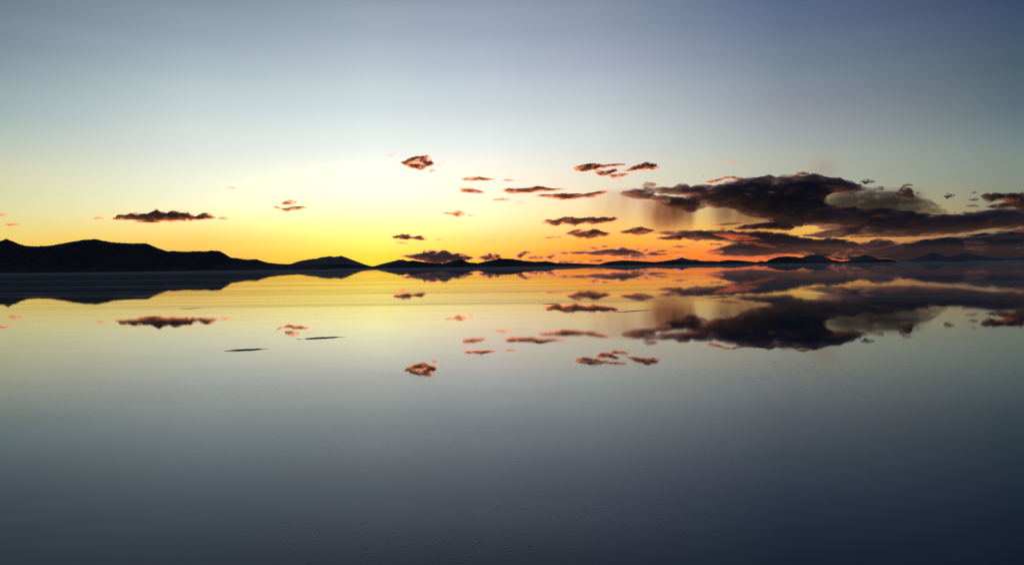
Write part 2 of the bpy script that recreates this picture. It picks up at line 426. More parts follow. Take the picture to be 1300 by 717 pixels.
def remesh(verts, faces, voxel):
    me = bpy.data.meshes.new('tmp'); me.from_pydata(verts, [], faces)
    o = bpy.data.objects.new('tmp', me); COL.objects.link(o)
    md = o.modifiers.new('r', 'REMESH'); md.mode = 'VOXEL'; md.voxel_size = voxel; md.adaptivity = 0
    dg = bpy.context.evaluated_depsgraph_get()
    ev = o.evaluated_get(dg)
    res = bpy.data.meshes.new_from_object(ev)
    bpy.data.objects.remove(o); bpy.data.meshes.remove(me)
    return res

cloud_no = 0
GROUPS = {'s': 'small broken clouds over the sunset', 'l': 'long streaks of cloud over the sunset', 'p': 'puffs rising from the low horizon clouds', 'b': 'layers of the dark cloud bank'}
def cloud(label, grp, mat, pieces, Y=30000, depth=0.35, puff=0.6, vox=0.5, fine=0.55, name='cloud', nscale=9.0, dmax=26.0, grow=0.35):
    """pieces: lists of (x, top, bottom) read off the photograph; each becomes a body of real thickness"""
    global cloud_no
    cloud_no += 1
    if grp == 'l': fine *= 0.6
    if grp in ('l', 'p'): grow += 0.3
    seed = cloud_no * 13.7
    V, F = [], []
    P = Y / FPX
    for pi, st in enumerate(pieces):
        xs = np.array([p[0] for p in st], float); tp = np.array([p[1] for p in st], float); bt = np.array([p[2] for p in st], float)
        wpx = xs[-1] - xs[0]
        n = max(8, int(wpx / 0.8)); ns = 20
        uu = np.linspace(xs[0], xs[-1], n)
        t = np.interp(uu, xs, tp); b = np.interp(uu, xs, bt)
        dmid = min(dmax, depth * wpx) / 2
        b0 = len(V)
        for i, x in enumerate(uu):
            e = (i / (n - 1)) * 2 - 1
            cap = math.sqrt(max(0.0, 1 - abs(e) ** 6)) 
            hh = (max(0.12, (b[i] - t[i]) / 2) + grow) * max(cap, 0.12); c = (b[i] + t[i]) / 2
            dd = max(0.25, min(dmid, hh * 3.5 + 1.0) * max(0.1, (1 - e * e) ** 0.5))
            for k in range(ns):
                a = 2 * math.pi * k / ns
                px, py, pz = x, c - hh * math.sin(a), dd * math.cos(a)
                q = Vector((px / (nscale * 1.5), py / nscale, pz / nscale)) 
                q.z += seed
                amp = puff * min(hh, 7.0)
                nv = noise.turbulence_vector(q, 4, False, noise_basis='PERLIN_ORIGINAL', amplitude_scale=0.55, frequency_scale=2.1)
                V.append((px + nv.x * amp * 1.6, py + nv.y * amp, pz + nv.z * amp * 1.5))
        for i in range(n - 1):
            for k in range(ns):
                k2 = (k + 1) % ns
                F.append((b0 + i * ns + k, b0 + i * ns + k2, b0 + (i + 1) * ns + k2, b0 + (i + 1) * ns + k))
        F.append(tuple(b0 + k for k in range(ns))[::-1]); F.append(tuple(b0 + (n - 1) * ns + k for k in range(ns)))
    allx = [p[0] for st in pieces for p in st]; ally = [p[i] for st in pieces for p in st for i in (1, 2)]
    cx, cyy = (min(allx) + max(allx)) / 2, (min(ally) + max(ally)) / 2
    me = remesh([(a - cx, c, -(b - cyy)) for a, b, c in V], F, vox)
    nvt = len(me.vertices)
    co = np.empty(nvt * 3, np.float32); me.vertices.foreach_get('co', co); co = co.reshape(-1, 3)
    nr = np.empty(nvt * 3, np.float32); me.vertices.foreach_get('normal', nr); nr = nr.reshape(-1, 3)
    C0 = Vector(at(cx, cyy, Y))
    out = np.empty_like(co)
    for i in range(nvt):
        x, yd, z = co[i]
        q = Vector((x * 0.45, yd * 0.40, z * 0.8 + seed))
        d = fine * noise.fractal(q, 0.8, 2.1, 3)
        x += nr[i][0] * d; yd += nr[i][1] * d; z += nr[i][2] * d
        X, _, Z = at(cx + x, cyy - z, Y)
        out[i] = (X - C0.x, yd * P, Z - C0.z)
    me.vertices.foreach_set('co', out.reshape(-1))
    me.name = name
    me.materials.clear(); me.materials.append(MATS[mat])
    me.polygons.foreach_set('use_smooth', [True] * len(me.polygons))
    me.update()
    o = bpy.data.objects.new(name, me); COL.objects.link(o); o.location = C0
    o['label'] = label; o['category'] = 'cloud'
    if grp: o['group'] = GROUPS[grp]
    return o

cloud('widest dark cloud on the left, puffy top and orange underside', 's', 'mid', [
    [(139, 277, 279), (142.6, 275.8, 279.5), (147, 273.8, 279.3), (152.8, 272.3, 279), (158, 273, 279), (162, 274, 279), (166, 272.9, 279), (171, 272, 279), (177, 272.1, 279.3), (182, 272.3, 279.5), (190, 273, 280), (195, 269.8, 280), (201.7, 268.2, 280), (208, 270.5, 279.8),
     (213.7, 270.6, 279.6), (218, 269, 279.4), (223, 268.2, 279.2), (230, 270.2, 279.2), (236, 269.5, 279), (243, 272.3, 279), (247, 275.8, 278.8), (252.5, 275, 278.6), (258, 270.8, 278.4), (261.7, 270, 278.2), (267, 272, 278), (271, 274.6, 278), (277, 276.2, 278)],
    [(169, 280.3, 281.2), (180, 280, 282), (190, 280, 282.4), (203, 281, 282.2)]], Y=31000, nscale=6, grow=0.7)
cloud('small brown cloud just left of the wide puffy one', 's', 'thin', [[(117, 276.8, 277.6), (122, 275.2, 278), (127, 275, 278), (133, 276.6, 277.6)]], Y=31000)
cloud('tiny pale speck of cloud furthest left of the wide puffy cloud', 's', 'faint', [[(96, 276.3, 277), (101, 275.8, 277.4), (106, 276.4, 277)]], Y=31000)
cloud('small orange-edged cloud touching the right tip of the wide puffy one', 's', 'thin', [[(276, 277.8, 278.6), (281, 275.2, 278.6), (286, 275, 278.2), (291, 277, 278)]], Y=31000)
cloud('reddish cloud cut by the left edge of the frame', 's', 'thin', [[(-14, 271, 273.5), (-4, 270.5, 274.5), (2, 271.5, 274.2), (9, 273, 274)]], Y=31000)
cloud('small ragged brown cloud above the pointed hilltop at far left', 's', 'thin', [[(5, 284.6, 285.6), (10, 283, 286.2), (14, 284, 286.6), (19, 282, 286.2), (26, 285, 286)]], Y=31000)
cloud('tiny pink speck high above the wide puffy cloud', 's', 'faint', [[(260, 194.2, 195), (264, 193.6, 195.6), (268, 194.2, 195)]], Y=28500)
cloud('thin faint pink streak in two pieces right of centre left', 's', 'faint', [[(272, 238, 239), (276, 237.6, 239.4), (280, 238, 239)], [(284, 238, 239.2), (293, 237.6, 239.4), (299, 238.2, 239.8), (304, 239.6, 240.4)]], Y=29000)
cloud('small lens shaped cloud with dark domed top above an orange streak', 's', 'mid', [[(357.5, 258, 260), (360, 255.3, 260.2), (366, 253.4, 259.6), (371, 254.3, 258.6), (378, 256, 257)]], Y=29500)
cloud('bent orange streak directly under the small domed cloud', 's', 'thin', [[(345, 261, 262), (350, 262, 264.2), (356, 264, 265.6), (362, 263.6, 268), (370, 263, 266.6), (378, 262.6, 266), (386, 262.4, 265.4), (392, 263.6, 265)]], Y=29500)
cloud('faint wisp right of the small domed cloud', 's', 'faint', [[(383, 255, 256.2), (391, 254.6, 256.6), (398, 255.4, 256.2)]], Y=29500)
cloud('faint yellow wisp below the bent orange streak', 's', 'faint', [[(393, 279, 280), (399, 278.6, 280.6), (406, 279.2, 280)]], Y=30500)
cloud('faint speck of cloud over the saddle right of the pale mountain', 's', 'faint', [[(467, 277, 278), (472, 276.8, 278.8), (478, 277.4, 278.2)]], Y=30500)
cloud('puffy two-tone cloud, grey on top and vivid orange beneath, highest left of centre', 's', 'mid', [
    [(508, 206, 207.6), (511, 204.8, 209), (515, 203.2, 209.6), (522, 200, 208), (528, 199, 206), (535, 198.8, 206.6), (540, 197.8, 210), (544, 196.6, 212), (547, 204, 210.6), (552, 207.4, 209.6)],
    [(512, 207.4, 210.8), (521, 207.4, 213), (528, 207.0, 214.4), (534, 208, 217), (540, 208.6, 215.6), (545, 207.4, 212)],
    [(544, 215, 217), (547, 215.5, 221), (550, 215.2, 218), (555, 216.6, 217.8)]], Y=28000, nscale=6, puff=0.4)
cloud('loose pinkish ring of wisps right of the two-tone cloud', 's', 'faint', [[(552, 209.5, 211), (557, 208.5, 211.6), (560, 207.6, 210)], [(558, 204, 206), (563, 203, 206.4), (566, 205.5, 209.5)]], Y=28000)
cloud('faint pink wisp upper left of the two-tone cloud', 's', 'faint', [[(491, 196.5, 199.5), (497, 195, 199), (502, 193, 196), (506, 193, 194.6)]], Y=28000)
cloud('tiny pink speck high up right of centre', 's', 'faint', [[(678, 188.4, 189.2), (682, 188, 190), (686, 188.6, 189.4)]], Y=28000)
cloud('short salmon streak with a thinner tail, right of the two-tone cloud', 'l', 'streak', [[(585, 226.5, 227.6), (592, 225.4, 229), (600, 225, 229.6), (607, 224.3, 229), (614, 225.6, 228.6), (622, 226.6, 228.4), (630, 227, 228)], [(638, 227.8, 228.6), (646, 227.4, 229.2), (655, 228, 229)]], Y=28800)
cloud('salmon wedge of cloud tapering to the right', 'l', 'streak', [[(582, 236, 238), (587, 237.2, 244.6), (594, 238.8, 244.6), (601, 240.6, 244.8), (608, 242.2, 245), (617, 244.2, 245)]], Y=28800)
cloud('long flat salmon streak in the middle of the small streaks', 'l', 'streak', [[(636, 240.5, 243), (645, 239, 245), (660, 239.5, 245), (670, 239, 243.6), (683, 237.5, 242.6), (690, 238.5, 242.4), (700, 240.2, 242.4), (709, 239.6, 241.8), (719, 239.6, 240.8)]], Y=28800)
cloud('little brown lens of cloud below the salmon streaks', 's', 'thin', [[(624, 253, 254), (632, 252, 254.6), (640, 251.4, 255), (649, 253, 254)]], Y=29000)
cloud('thin brown sliver right of the little brown lens', 's', 'faint', [[(652, 255.2, 256.2), (660, 255, 257.6), (670, 257, 258)]], Y=29000)
cloud('long purple-brown streak rising to the right', 'l', 'streak', [[(674, 247.8, 248.8), (690, 247.2, 250.2), (705, 246.6, 252), (715, 246.4, 253), (730, 246.8, 251.8), (742, 246.6, 250), (750, 245.6, 249.4), (760, 242.8, 248), (768, 241.4, 245.4), (775, 242, 243.4)]], Y=29000)
cloud('compact rust coloured cloud with thin side wisps, above the low pair', 's', 'thin', [[(561, 270.5, 271.5), (568, 269.8, 272), (573.7, 269, 273), (577, 267.2, 273.8), (584, 267.4, 274.6), (588, 268.6, 273.4), (592, 270.6, 272)], [(592, 272.4, 273.4), (598, 273, 274.6), (604, 273.8, 274.8)]], Y=30000, nscale=6)
cloud('low rust coloured twin-humped cloud left of centre', 's', 'mid', [[(495, 300.2, 301), (500, 299.8, 302.4), (505, 298.8, 303.4), (512.3, 297, 303.8), (518.8, 297.8, 303.8), (522, 301.4, 303.2), (526, 300.4, 304), (530, 298.4, 304.6), (535, 298.6, 304.8), (538, 301, 305.2), (543.5, 303.6, 305)]], Y=31500, nscale=6)
cloud('small flat cloud under the twin-humped one', 's', 'thin', [[(500, 305.8, 307), (508, 306, 309), (514, 307, 310), (521, 309, 310)]], Y=31500)
cloud('small brown cloud right of the twin-humped one', 's', 'thin', [[(553, 304.4, 305.2), (557, 303, 305.2), (560, 302.4, 304.8), (563, 303.6, 304.4)]], Y=31500)
cloud('faint speck right of the small brown cloud, nearest to it in the trailing row', 's', 'faint', [[(570, 303.2, 304), (574, 302.6, 304), (578, 303.4, 304)]], Y=31500)
cloud('faint speck a little higher than its neighbours in the trailing row', 's', 'faint', [[(590, 301, 301.8), (597, 300.6, 301.8), (604, 301, 301.8)]], Y=31500)
cloud('long faint thread of cloud, lowest of the trailing row', 's', 'faint', [[(610, 304.8, 305.6), (620, 304.4, 305.8), (630, 305, 305.6)]], Y=31500)
cloud('faint thread furthest right in the trailing row', 's', 'faint', [[(640, 299.6, 300.4), (646, 299.4, 300.4), (652, 299.8, 300.2)]], Y=31500)
cloud('broad mauve lens of cloud lying on the central hills', 'l', 'mid', [[(505, 325, 326), (515, 324, 327), (525, 322.8, 329), (533, 321.6, 331), (540.6, 319.6, 333), (549.5, 320.4, 334.5), (557, 320, 335), (564.8, 318.8, 335), (572, 320.6, 334), (577, 322, 333), (590, 324.4, 331), (604.4, 326.6, 328)]], Y=32500, nscale=7, depth=0.3)
cloud('knobbly mauve puffs joined to the right end of the broad lens', 'p', 'mid', [[(603, 327.2, 328.4), (608, 325.4, 329.6), (614, 324.1, 330), (618, 323, 330), (621.4, 320.8, 330), (625.4, 324.2, 330), (629, 323, 329.6), (632, 321.2, 329), (635, 324, 328.6), (638, 327.4, 328.4)]], Y=32500, nscale=4)
cloud('slanting rust puff leaning right, just right of the central hilltop', 'p', 'mid', [[(652, 326.4, 329), (657.8, 322.8, 328.4), (661, 320.6, 328), (663.4, 318.4, 325), (666.5, 318, 323), (672, 319.6, 321.8), (677, 320, 321)]], Y=32500, nscale=4)
cloud('flat brown puff left of the small domed puff near the horizon', 'p', 'mid', [[(667, 327, 328), (673, 325.8, 328.4), (679, 324.4, 328.6), (684, 325, 328.8), (690, 326, 328.2)]], Y=32500, nscale=4)
cloud('small domed puff right of the flat brown one near the horizon', 'p', 'mid', [[(691, 325.6, 328), (695.7, 322, 328.4), (700, 322.8, 328.4), (704.6, 322.4, 328.2), (708, 324, 327.6), (712, 326, 327.2)]], Y=32500, nscale=4)
cloud('long flat cloud on the orange horizon, dark top and glowing base', 'l', 'streak', [[(700, 319.8, 321.4), (707, 319.4, 322), (715, 320, 322.6), (730, 320.2, 322.8), (750, 319.4, 323.2), (765, 317.8, 324), (775, 316, 324.6), (790, 316.2, 325.2), (800, 317, 325.4), (810, 319.6, 325.4), (820, 321.4, 325), (828, 322.6, 324)]], Y=32500, nscale=5)
cloud('ragged right-hand piece of the long flat horizon cloud', 'p', 'mid', [[(818, 322.2, 323), (826, 321.4, 324.2), (836, 321.4, 324.4), (848, 322.6, 323.6)], [(822, 319.8, 321), (832, 318.6, 320.6), (843, 317.4, 319), (849, 317.4, 318.2)]], Y=32500, nscale=4)
cloud('dark ragged puff, leftmost of the row above the long flat cloud', 'p', 'mid', [[(742, 312.6, 313.6), (748, 312, 314.4), (755, 312.4, 316.6), (760, 314, 315.6)]], Y=32200, nscale=4)
cloud('dark puff, second from the left above the long flat cloud', 'p', 'mid', [[(761, 312.8, 313.8), (767, 311, 314.2), (772, 311.4, 313), (777, 310.8, 312)]], Y=32200, nscale=4)
cloud('flat-topped dark puff, third from the left above the long flat cloud', 'p', 'mid', [[(782, 310.8, 312), (787, 310, 312.8), (793, 311.6, 313)], [(785, 314, 315), (790, 313.4, 316), (796, 314.4, 315.8)]], Y=32200, nscale=4)
cloud('faint flat wisp over the row of dark puffs', 'p', 'faint', [[(800, 310.6, 311.4), (806, 309.8, 311.8), (812, 310.6, 311.4)]], Y=32200, nscale=4)
cloud('smallest dark puff standing above the long flat cloud', 'p', 'mid', [[(807, 314.4, 316), (810, 313.2, 316.6), (814, 315, 316.4)]], Y=32200, nscale=4)
cloud('hooked dark puff at the right end of the row', 'p', 'mid', [[(815, 318, 319.6), (820, 316, 319.4), (823, 313, 317.6), (826, 312, 316.6), (830, 312.6, 314)]], Y=32200, nscale=4)
cloud('thin brown wisp right of the hooked puff', 'p', 'thin', [[(833, 309.4, 310.2), (839, 308.8, 311.4), (845, 310.4, 311.4)]], Y=32200, nscale=4)
cloud('plum coloured ragged cloud with a salmon left tip, right of centre', 'l', 'streak', [
    [(686, 284, 285), (690, 279.6, 284.6), (693.3, 277.4, 283.6), (698, 278.6, 284.2), (702, 279.6, 286), (706, 278.4, 286.6), (711, 277.2, 284.6), (716, 276.4, 284), (720.8, 275.8, 284.8), (728, 276.6, 286), (734, 277.2, 284.6), (740, 277.4, 283.2), (746, 276.4, 283),
     (751.5, 275.2, 285), (755, 276.6, 284.4), (758, 278, 283), (763, 276.2, 283), (768, 275.8, 282.4), (774, 276.6, 282), (779, 274.8, 281.6), (783, 276, 279), (787, 276.8, 278)]], Y=30200, nscale=5)
cloud('tiny grey cloud over the right half of the plum coloured one', 's', 'thin', [[(759, 271.8, 272.6), (763, 271.2, 273.4), (769, 272.2, 273.2)]], Y=30200)
cloud('smooth rust lens with glowing underside beneath the plum coloured cloud', 'l', 'streak', [[(716, 297, 298), (722, 294.6, 298.6), (729, 293.2, 300.6), (735, 292.4, 301.8), (745, 292.8, 302.2), (755, 291.8, 301.2), (762, 292.8, 300), (770, 295, 298.6), (779, 296, 297.2)]], Y=31000)
cloud('thin brown sliver left of the smooth rust lens', 's', 'thin', [[(688, 301, 302), (698, 300.2, 302.6), (707, 299.8, 302), (714, 300.4, 301.4)]], Y=31000)
cloud('mauve arched lens right of the smooth rust one', 'l', 'streak', [[(781, 295.4, 296.4), (790, 293.2, 296.6), (800, 290.9, 296.8), (812, 289, 296.8), (820, 289.8, 295.4), (826, 291, 294.6), (833, 292.6, 293.8)]], Y=31000)
cloud('tangled grey cloud with a salmon left end, upper right of centre', 's', 'mid', [
    [(726, 213.6, 215), (731, 211.6, 216.6), (737, 210, 218), (745, 208.6, 217), (753, 208, 215), (760, 208.6, 214), (766, 209.8, 213.6), (772, 210.8, 213)],
    [(753, 213, 217.6), (757, 216, 221), (762, 217, 222.4), (767.6, 217.6, 223), (773, 216.4, 221), (779, 214.6, 218.4), (786, 214, 217)],
    [(765, 209.6, 212.6), (775, 209, 211.6), (785, 208.6, 210.4), (795, 208, 209.4)],
    [(772, 222, 225.2), (779, 221.4, 226), (786, 221, 224.4), (793, 220.8, 223), (799, 221.4, 222.4)],
    [(784.6, 224, 228), (786.5, 223, 231.6), (788.6, 224, 229)]], Y=28400, nscale=5, puff=0.22, fine=0.3, grow=0.6)
cloud('slate grey lobe at the right end of the tangled cloud', 's', 'mid', [[(789, 217.2, 218), (797, 215, 217.6), (803, 212, 216.8), (809.6, 208.8, 216.4), (815, 207.2, 215.8), (821, 206.6, 214.8), (829, 207.6, 214.8), (833, 209.4, 214.4), (838, 212.6, 213.6)]], Y=28400, nscale=6)
cloud('faint grey wisp high above the left part of the dark bank', 's', 'faint', [[(919, 204, 205.4), (926, 203, 206.2), (932, 203, 205), (939, 206, 207)]], Y=28400)
cloud('small grey fleck above the left shoulder of the dark bank', 's', 'faint', [[(889, 222, 223), (893, 221.4, 223.6), (897, 222.4, 223.4)]], Y=28400)

# the dark bank
cloud('largest slate black cloud bank with a domed top, right of centre', 'b', 'bank', [
    [(785, 245.6, 247), (791, 242.4, 247.6), (798, 241.4, 249.6), (804, 240.4, 251), (812, 239.2, 252), (820, 238.4, 251), (828, 238, 247.4), (836, 238, 246.6)],
    [(814, 236.6, 240), (817, 232.6, 239), (820, 230.6, 238.4), (828, 231.4, 237.4), (836.5, 232.2, 235)],
    [(818, 238, 245), (830, 236.4, 246), (841, 236, 246.6), (853, 237.2, 247), (867, 235.4, 248), (877, 236.6, 250), (890, 236.2, 255), (903, 236, 262), (917, 234, 264), (928, 230, 265), (938, 228, 267), (953, 225.8, 268), (966, 225.3, 270), (980, 224.6, 272),
     (996, 223, 274), (1012, 222.2, 276), (1030, 220.6, 278), (1040, 222.4, 262), (1050, 224, 248), (1066, 227.5, 246), (1085, 232.8, 245), (1101, 236, 244.6), (1111, 238.2, 243), (1118, 239.6, 241)],
    [(828, 252, 254), (838, 248, 256.6), (848, 249, 260), (858, 250, 264), (868, 251, 267.6), (876, 250, 269), (884, 250, 266), (900, 250, 264)],
    [(930, 250, 272), (950, 250, 276), (975, 250, 279), (995, 250, 285), (1010, 250, 287), (1030, 250, 287), (1050, 262, 287), (1070, 262.6, 287), (1090, 262, 288), (1105, 263, 287)]], Y=30500, nscale=9, dmax=60, vox=0.65, depth=0.4)
cloud('slate arm of the bank stretching to the right edge of the frame', 'b', 'bank', [
    [(1060, 270, 284), (1080, 266, 293), (1100, 263.6, 299), (1112, 262.8, 299.6), (1125, 264, 299.4), (1140, 266.6, 299.2), (1155, 269.6, 299), (1168, 271.4, 299), (1183, 273, 298.4), (1198, 273, 297.4), (1214, 271.6, 296), (1231, 270, 293.6), (1251, 267.6, 290.8), (1270, 265.4, 290.4), (1290, 263.6, 290.6), (1320, 262, 291), (1350, 264, 289)],
    [(1036, 288.6, 290), (1050, 286, 292), (1062, 285, 300), (1077, 285, 300.6), (1095, 286, 300.4), (1110, 288, 299)],
    [(1014, 298, 299), (1025.8, 296.2, 300), (1036, 295, 300.6), (1047.7, 293.8, 301), (1062, 291, 301.2), (1077, 292, 300.8)]], Y=31500, nscale=9, dmax=60, vox=0.65, depth=0.4)
cloud('dark tongue of cloud with a pink left tip at the right edge', 'b', 'dusk', [
    [(1243, 248, 249), (1248, 246, 251), (1254, 245.2, 255), (1260, 246, 256), (1266, 246, 252.4), (1276, 246, 253), (1284, 246, 256), (1292, 246, 265), (1310, 246.4, 268), (1335, 248, 262)],
    [(1251, 262.4, 263.4), (1262, 260, 263.6), (1272, 257.4, 263.4), (1284, 256, 262.4), (1296, 254, 262)]], Y=29500, nscale=5, vox=0.5)
cloud('thin arched wisp over the gap at the top left of the bank', 'b', 'thin', [[(893, 230.6, 231.6), (900, 229.2, 232), (907, 228.4, 231.6), (913, 227, 229.4), (920, 224.8, 227), (928, 223.8, 226), (936, 224.6, 227.4), (941, 226, 229)]], Y=30000, nscale=4)
cloud('small ragged tuft riding on the very crest of the bank', 'b', 'mid', [[(1010, 219.6, 221), (1016, 218, 221), (1022, 218.8, 221.6), (1028, 220.4, 222)]], Y=30000, nscale=4)
cloud('small dark cloud floating over the right slope of the bank', 's', 'dusk', [[(1092, 229.4, 230.6), (1097, 227.6, 232), (1102, 227.6, 233.4), (1106, 228.6, 232.6), (1111, 230.4, 231.4)]], Y=29500, nscale=4)
cloud('ragged end of the bank, right of the small floating cloud', 's', 'dusk', [[(1108, 237.6, 239), (1114, 237.4, 240.4), (1119, 236.6, 242.6), (1123, 237.4, 241)]], Y=29500, nscale=4)
cloud('dark peaked cloud with a red lower fringe, right of the bank', 's', 'mid', [[(1134, 245.4, 246.6), (1139, 242.4, 247), (1145, 239.2, 249), (1149, 238.4, 251.6), (1154, 239.6, 253), (1158, 241.8, 251), (1161, 247.4, 250)]], Y=29500, nscale=4)
cloud('thin dark streak above the dark peaked cloud', 's', 'dusk', [[(1145, 235, 235.8), (1151, 233.4, 236), (1160, 234.2, 235.2)]], Y=29500, nscale=4)
cloud('tiny dark dot right of the dark peaked cloud', 's', 'dusk', [[(1163, 243.4, 245), (1165.5, 242.4, 246), (1169, 243.8, 244.8)]], Y=29500, nscale=4)
cloud('lone dusky red cloudlet between the peaked cloud and the dark tongue', 's', 'dusk', [[(1198, 248.4, 250.6), (1202, 245.4, 251.8), (1206, 246.6, 251), (1213, 246.8, 248.4)]], Y=29500, nscale=4)
cloud('small grey fleck, topmost of the three left of the dark tongue', 's', 'dusk', [[(1232, 244, 245), (1237, 243, 245.6), (1241, 243.8, 244.6)]], Y=29500, nscale=4)
cloud('ragged grey fleck, middle of the three left of the dark tongue', 's', 'dusk', [[(1229, 253.4, 254.4), (1236, 251.4, 255), (1243, 252.6, 255)]], Y=29500, nscale=4)
cloud('flat grey fleck, lowest of the three left of the dark tongue', 's', 'dusk', [[(1226, 260.4, 261.2), (1234, 259.8, 262.4), (1243, 261.8, 263)]], Y=29500, nscale=4)
cloud('thin dusky streak in the yellow gap under the bank', 'b', 'thin', [[(903, 285.4, 286.4), (915, 284, 286.2), (930, 283.2, 285.2), (942, 282.4, 283.8)]], Y=31500, nscale=4)
cloud('plum coloured ragged layer between the bank and the long low band', 'b', 'mid', [
    [(928, 290, 291.2), (936, 287.8, 291.4), (949, 285.2, 291), (958, 284.6, 290), (970, 282.8, 290), (982, 281, 291), (992, 282, 292), (1002, 285, 293), (1010, 288, 291)],
    [(912, 291, 292), (917, 288.4, 292.2), (922, 289.6, 292)]], Y=31500, nscale=5)
cloud('long low purple band crossing the orange glow under the bank', 'b', 'bank2', [
    [(816, 295.6, 296.4), (826, 294.6, 296.8), (836, 293.6, 297.4), (850, 293.2, 298.6), (861, 293.2, 300), (873, 293, 303.6), (884, 293, 304.6), (900, 293, 304.2), (914, 293.6, 305.4), (926, 294, 307), (940, 294, 308), (956, 294.2, 311), (970, 295, 314), (984, 295.6, 315.6),
     (997, 297, 316), (1015, 301.2, 316), (1030, 303.6, 316), (1046, 304.8, 316), (1053, 302.8, 316), (1062, 303.8, 316), (1074, 306.2, 316), (1087, 308.8, 316), (1096, 308.2, 316.4), (1104, 308.6, 316.4), (1109, 305, 316.4), (1114, 302.8, 316.4), (1121, 301.4, 316), (1128, 302.8, 315.6), (1136, 304.4, 315), (1148, 308, 314)],
    [(1095, 307.4, 309.4), (1099, 306, 309.6), (1103, 307.8, 309.8)]], Y=32000, nscale=7, dmax=50, vox=0.6)
cloud('narrow dark cloud tucked under the left end of the long low band', 'b', 'mid', [[(831, 302.4, 303.4), (842, 300.6, 304.6), (852, 299.2, 304.8), (862, 299, 304.2), (868, 300, 304), (871, 302, 303.4)]], Y=32000, nscale=4)
cloud('scatter of red flecks in the orange gap below the long low band', 'b', 'thin', [
    [(861, 306.2, 307.4), (866, 305.4, 307.8), (871, 306.6, 307.4)], [(875, 309.6, 310.8), (882, 308.4, 311), (890, 309.8, 311.2)], [(884, 307.6, 308.6), (889, 306.8, 308.6), (893, 307.6, 308.4)], [(879, 315, 316), (885, 314.4, 316.6), (891, 315.4, 316.2)],
    [(898, 309.6, 311), (905, 308.8, 311.6), (914, 309, 310.8), (922, 309.6, 310.6)]], Y=32300, nscale=4)
cloud('lower dark purple band with a red-lit base over the right hills', 'b', 'bank2', [
    [(891, 319.6, 321), (897, 317.8, 322.4), (903, 316.4, 323.4), (910, 315, 324), (918, 313.4, 324.6), (926, 311, 325), (934, 309.4, 325.2), (944, 310.4, 325.2), (952, 311.6, 325.6), (962, 313.6, 325.6), (975, 316, 325), (985, 317.6, 324.2), (1000, 317.8, 323.6), (1016, 318.4, 323), (1030, 319.4, 322.4)]], Y=32600, nscale=5, dmax=40, vox=0.55)
cloud('smoky plum layer low over the two blue peaks', 'b', 'veil', [
    [(1000, 315, 323), (1020, 314.6, 326), (1045, 314.4, 328), (1070, 314.4, 329), (1100, 314, 329), (1125, 312, 330), (1150, 308, 331), (1180, 303, 331), (1210, 300, 331), (1240, 297, 331), (1270, 294, 331), (1300, 292, 331), (1340, 292, 331), (1370, 300, 330)]], Y=34000, nscale=10, dmax=40, vox=0.8, puff=0.25)
cloud('dark red streaked layer above the blue mountain at far right', 'b', 'dusk', [
    [(1214, 303, 304), (1228, 301.6, 306), (1250, 300, 305), (1275, 299, 303.4), (1300, 297.6, 302), (1330, 297, 301)],
    [(1222, 312, 314), (1232, 308.6, 315.6), (1246, 309, 316), (1258, 311, 314)],
    [(1286, 291.4, 296), (1296, 290.6, 297), (1310, 291, 297)]], Y=33000, nscale=5)
cloud('low orange streak grazing the hilltops right of centre', 'l', 'thin', [[(741, 331.6, 332.6), (750, 330.6, 333), (762, 329.8, 332.4), (772, 329.4, 331), (781, 330, 330.8)], [(700, 332.4, 333.2), (712, 331.4, 333.4), (728, 331.8, 333.4), (742, 333, 334)]], Y=33500, nscale=4)
cloud('little rising plume above the sharp distant peak', 'p', 'thin', [[(855, 326, 328), (860, 324.6, 327.2), (864, 322.4, 327.4), (867, 324.6, 328.4), (871, 327, 328.6)]], Y=33500, nscale=4)

cloud('dim red streak along the underside of the slate arm', 'b', 'thin', [[(1066, 300.4, 301.4), (1085, 299.6, 301.4), (1110, 298.8, 300.6), (1135, 298.6, 300.6), (1160, 298.8, 300.4), (1190, 297.8, 299.2), (1210, 296.8, 297.6)]], Y=29800, nscale=4)
cloud('smouldering red patch of cloud between the two blue peaks', 'b', 'dusk', [[(1055, 324, 325.4), (1064, 320, 326.6), (1074, 318.4, 327), (1086, 317.6, 325), (1096, 317.8, 322), (1103, 318.6, 320.4)]], Y=29800, nscale=5)

E = 'ember lit scraps of cloud low in the orange gap'
GROUPS['e'] = E
cloud('glowing red hem under the lower dark purple band', 'e', 'ember', [[(905, 324, 325), (918, 324.6, 326.6), (935, 325.2, 327.6), (952, 325.4, 328.2), (970, 325.6, 328), (988, 324.6, 327.4), (1006, 323.6, 326), (1016, 323.4, 324.6)]], Y=29600, nscale=4)
cloud('slanting bright red scrap where the two purple bands meet', 'e', 'ember', [[(940, 307, 308.4), (952, 307, 310), (962, 307.6, 311.6), (972, 309.6, 313.6), (982, 312, 315), (990, 314, 315)]], Y=29600, nscale=4)
cloud('red left tip of the lower dark purple band', 'e', 'ember', [[(889, 320, 321.4), (895, 318, 322), (903, 317.2, 322.6), (912, 317.6, 321.6), (920, 318.6, 320.4)]], Y=29600, nscale=4)
cloud('reddish billow on the middle of the long low purple band', 'e', 'ember', [[(903, 295.4, 297), (915, 295, 300), (928, 296, 303.6), (942, 298.4, 304.6), (956, 301, 304), (966, 302, 303.4)]], Y=29800, nscale=4)
cloud('small red flame shaped scrap right of the largest red hem', 'e', 'ember', [[(966, 328, 329.6), (972, 326, 329.6), (978, 323.6, 327.6), (985, 322.4, 325.4), (994, 322.4, 324)]], Y=29400, nscale=4)
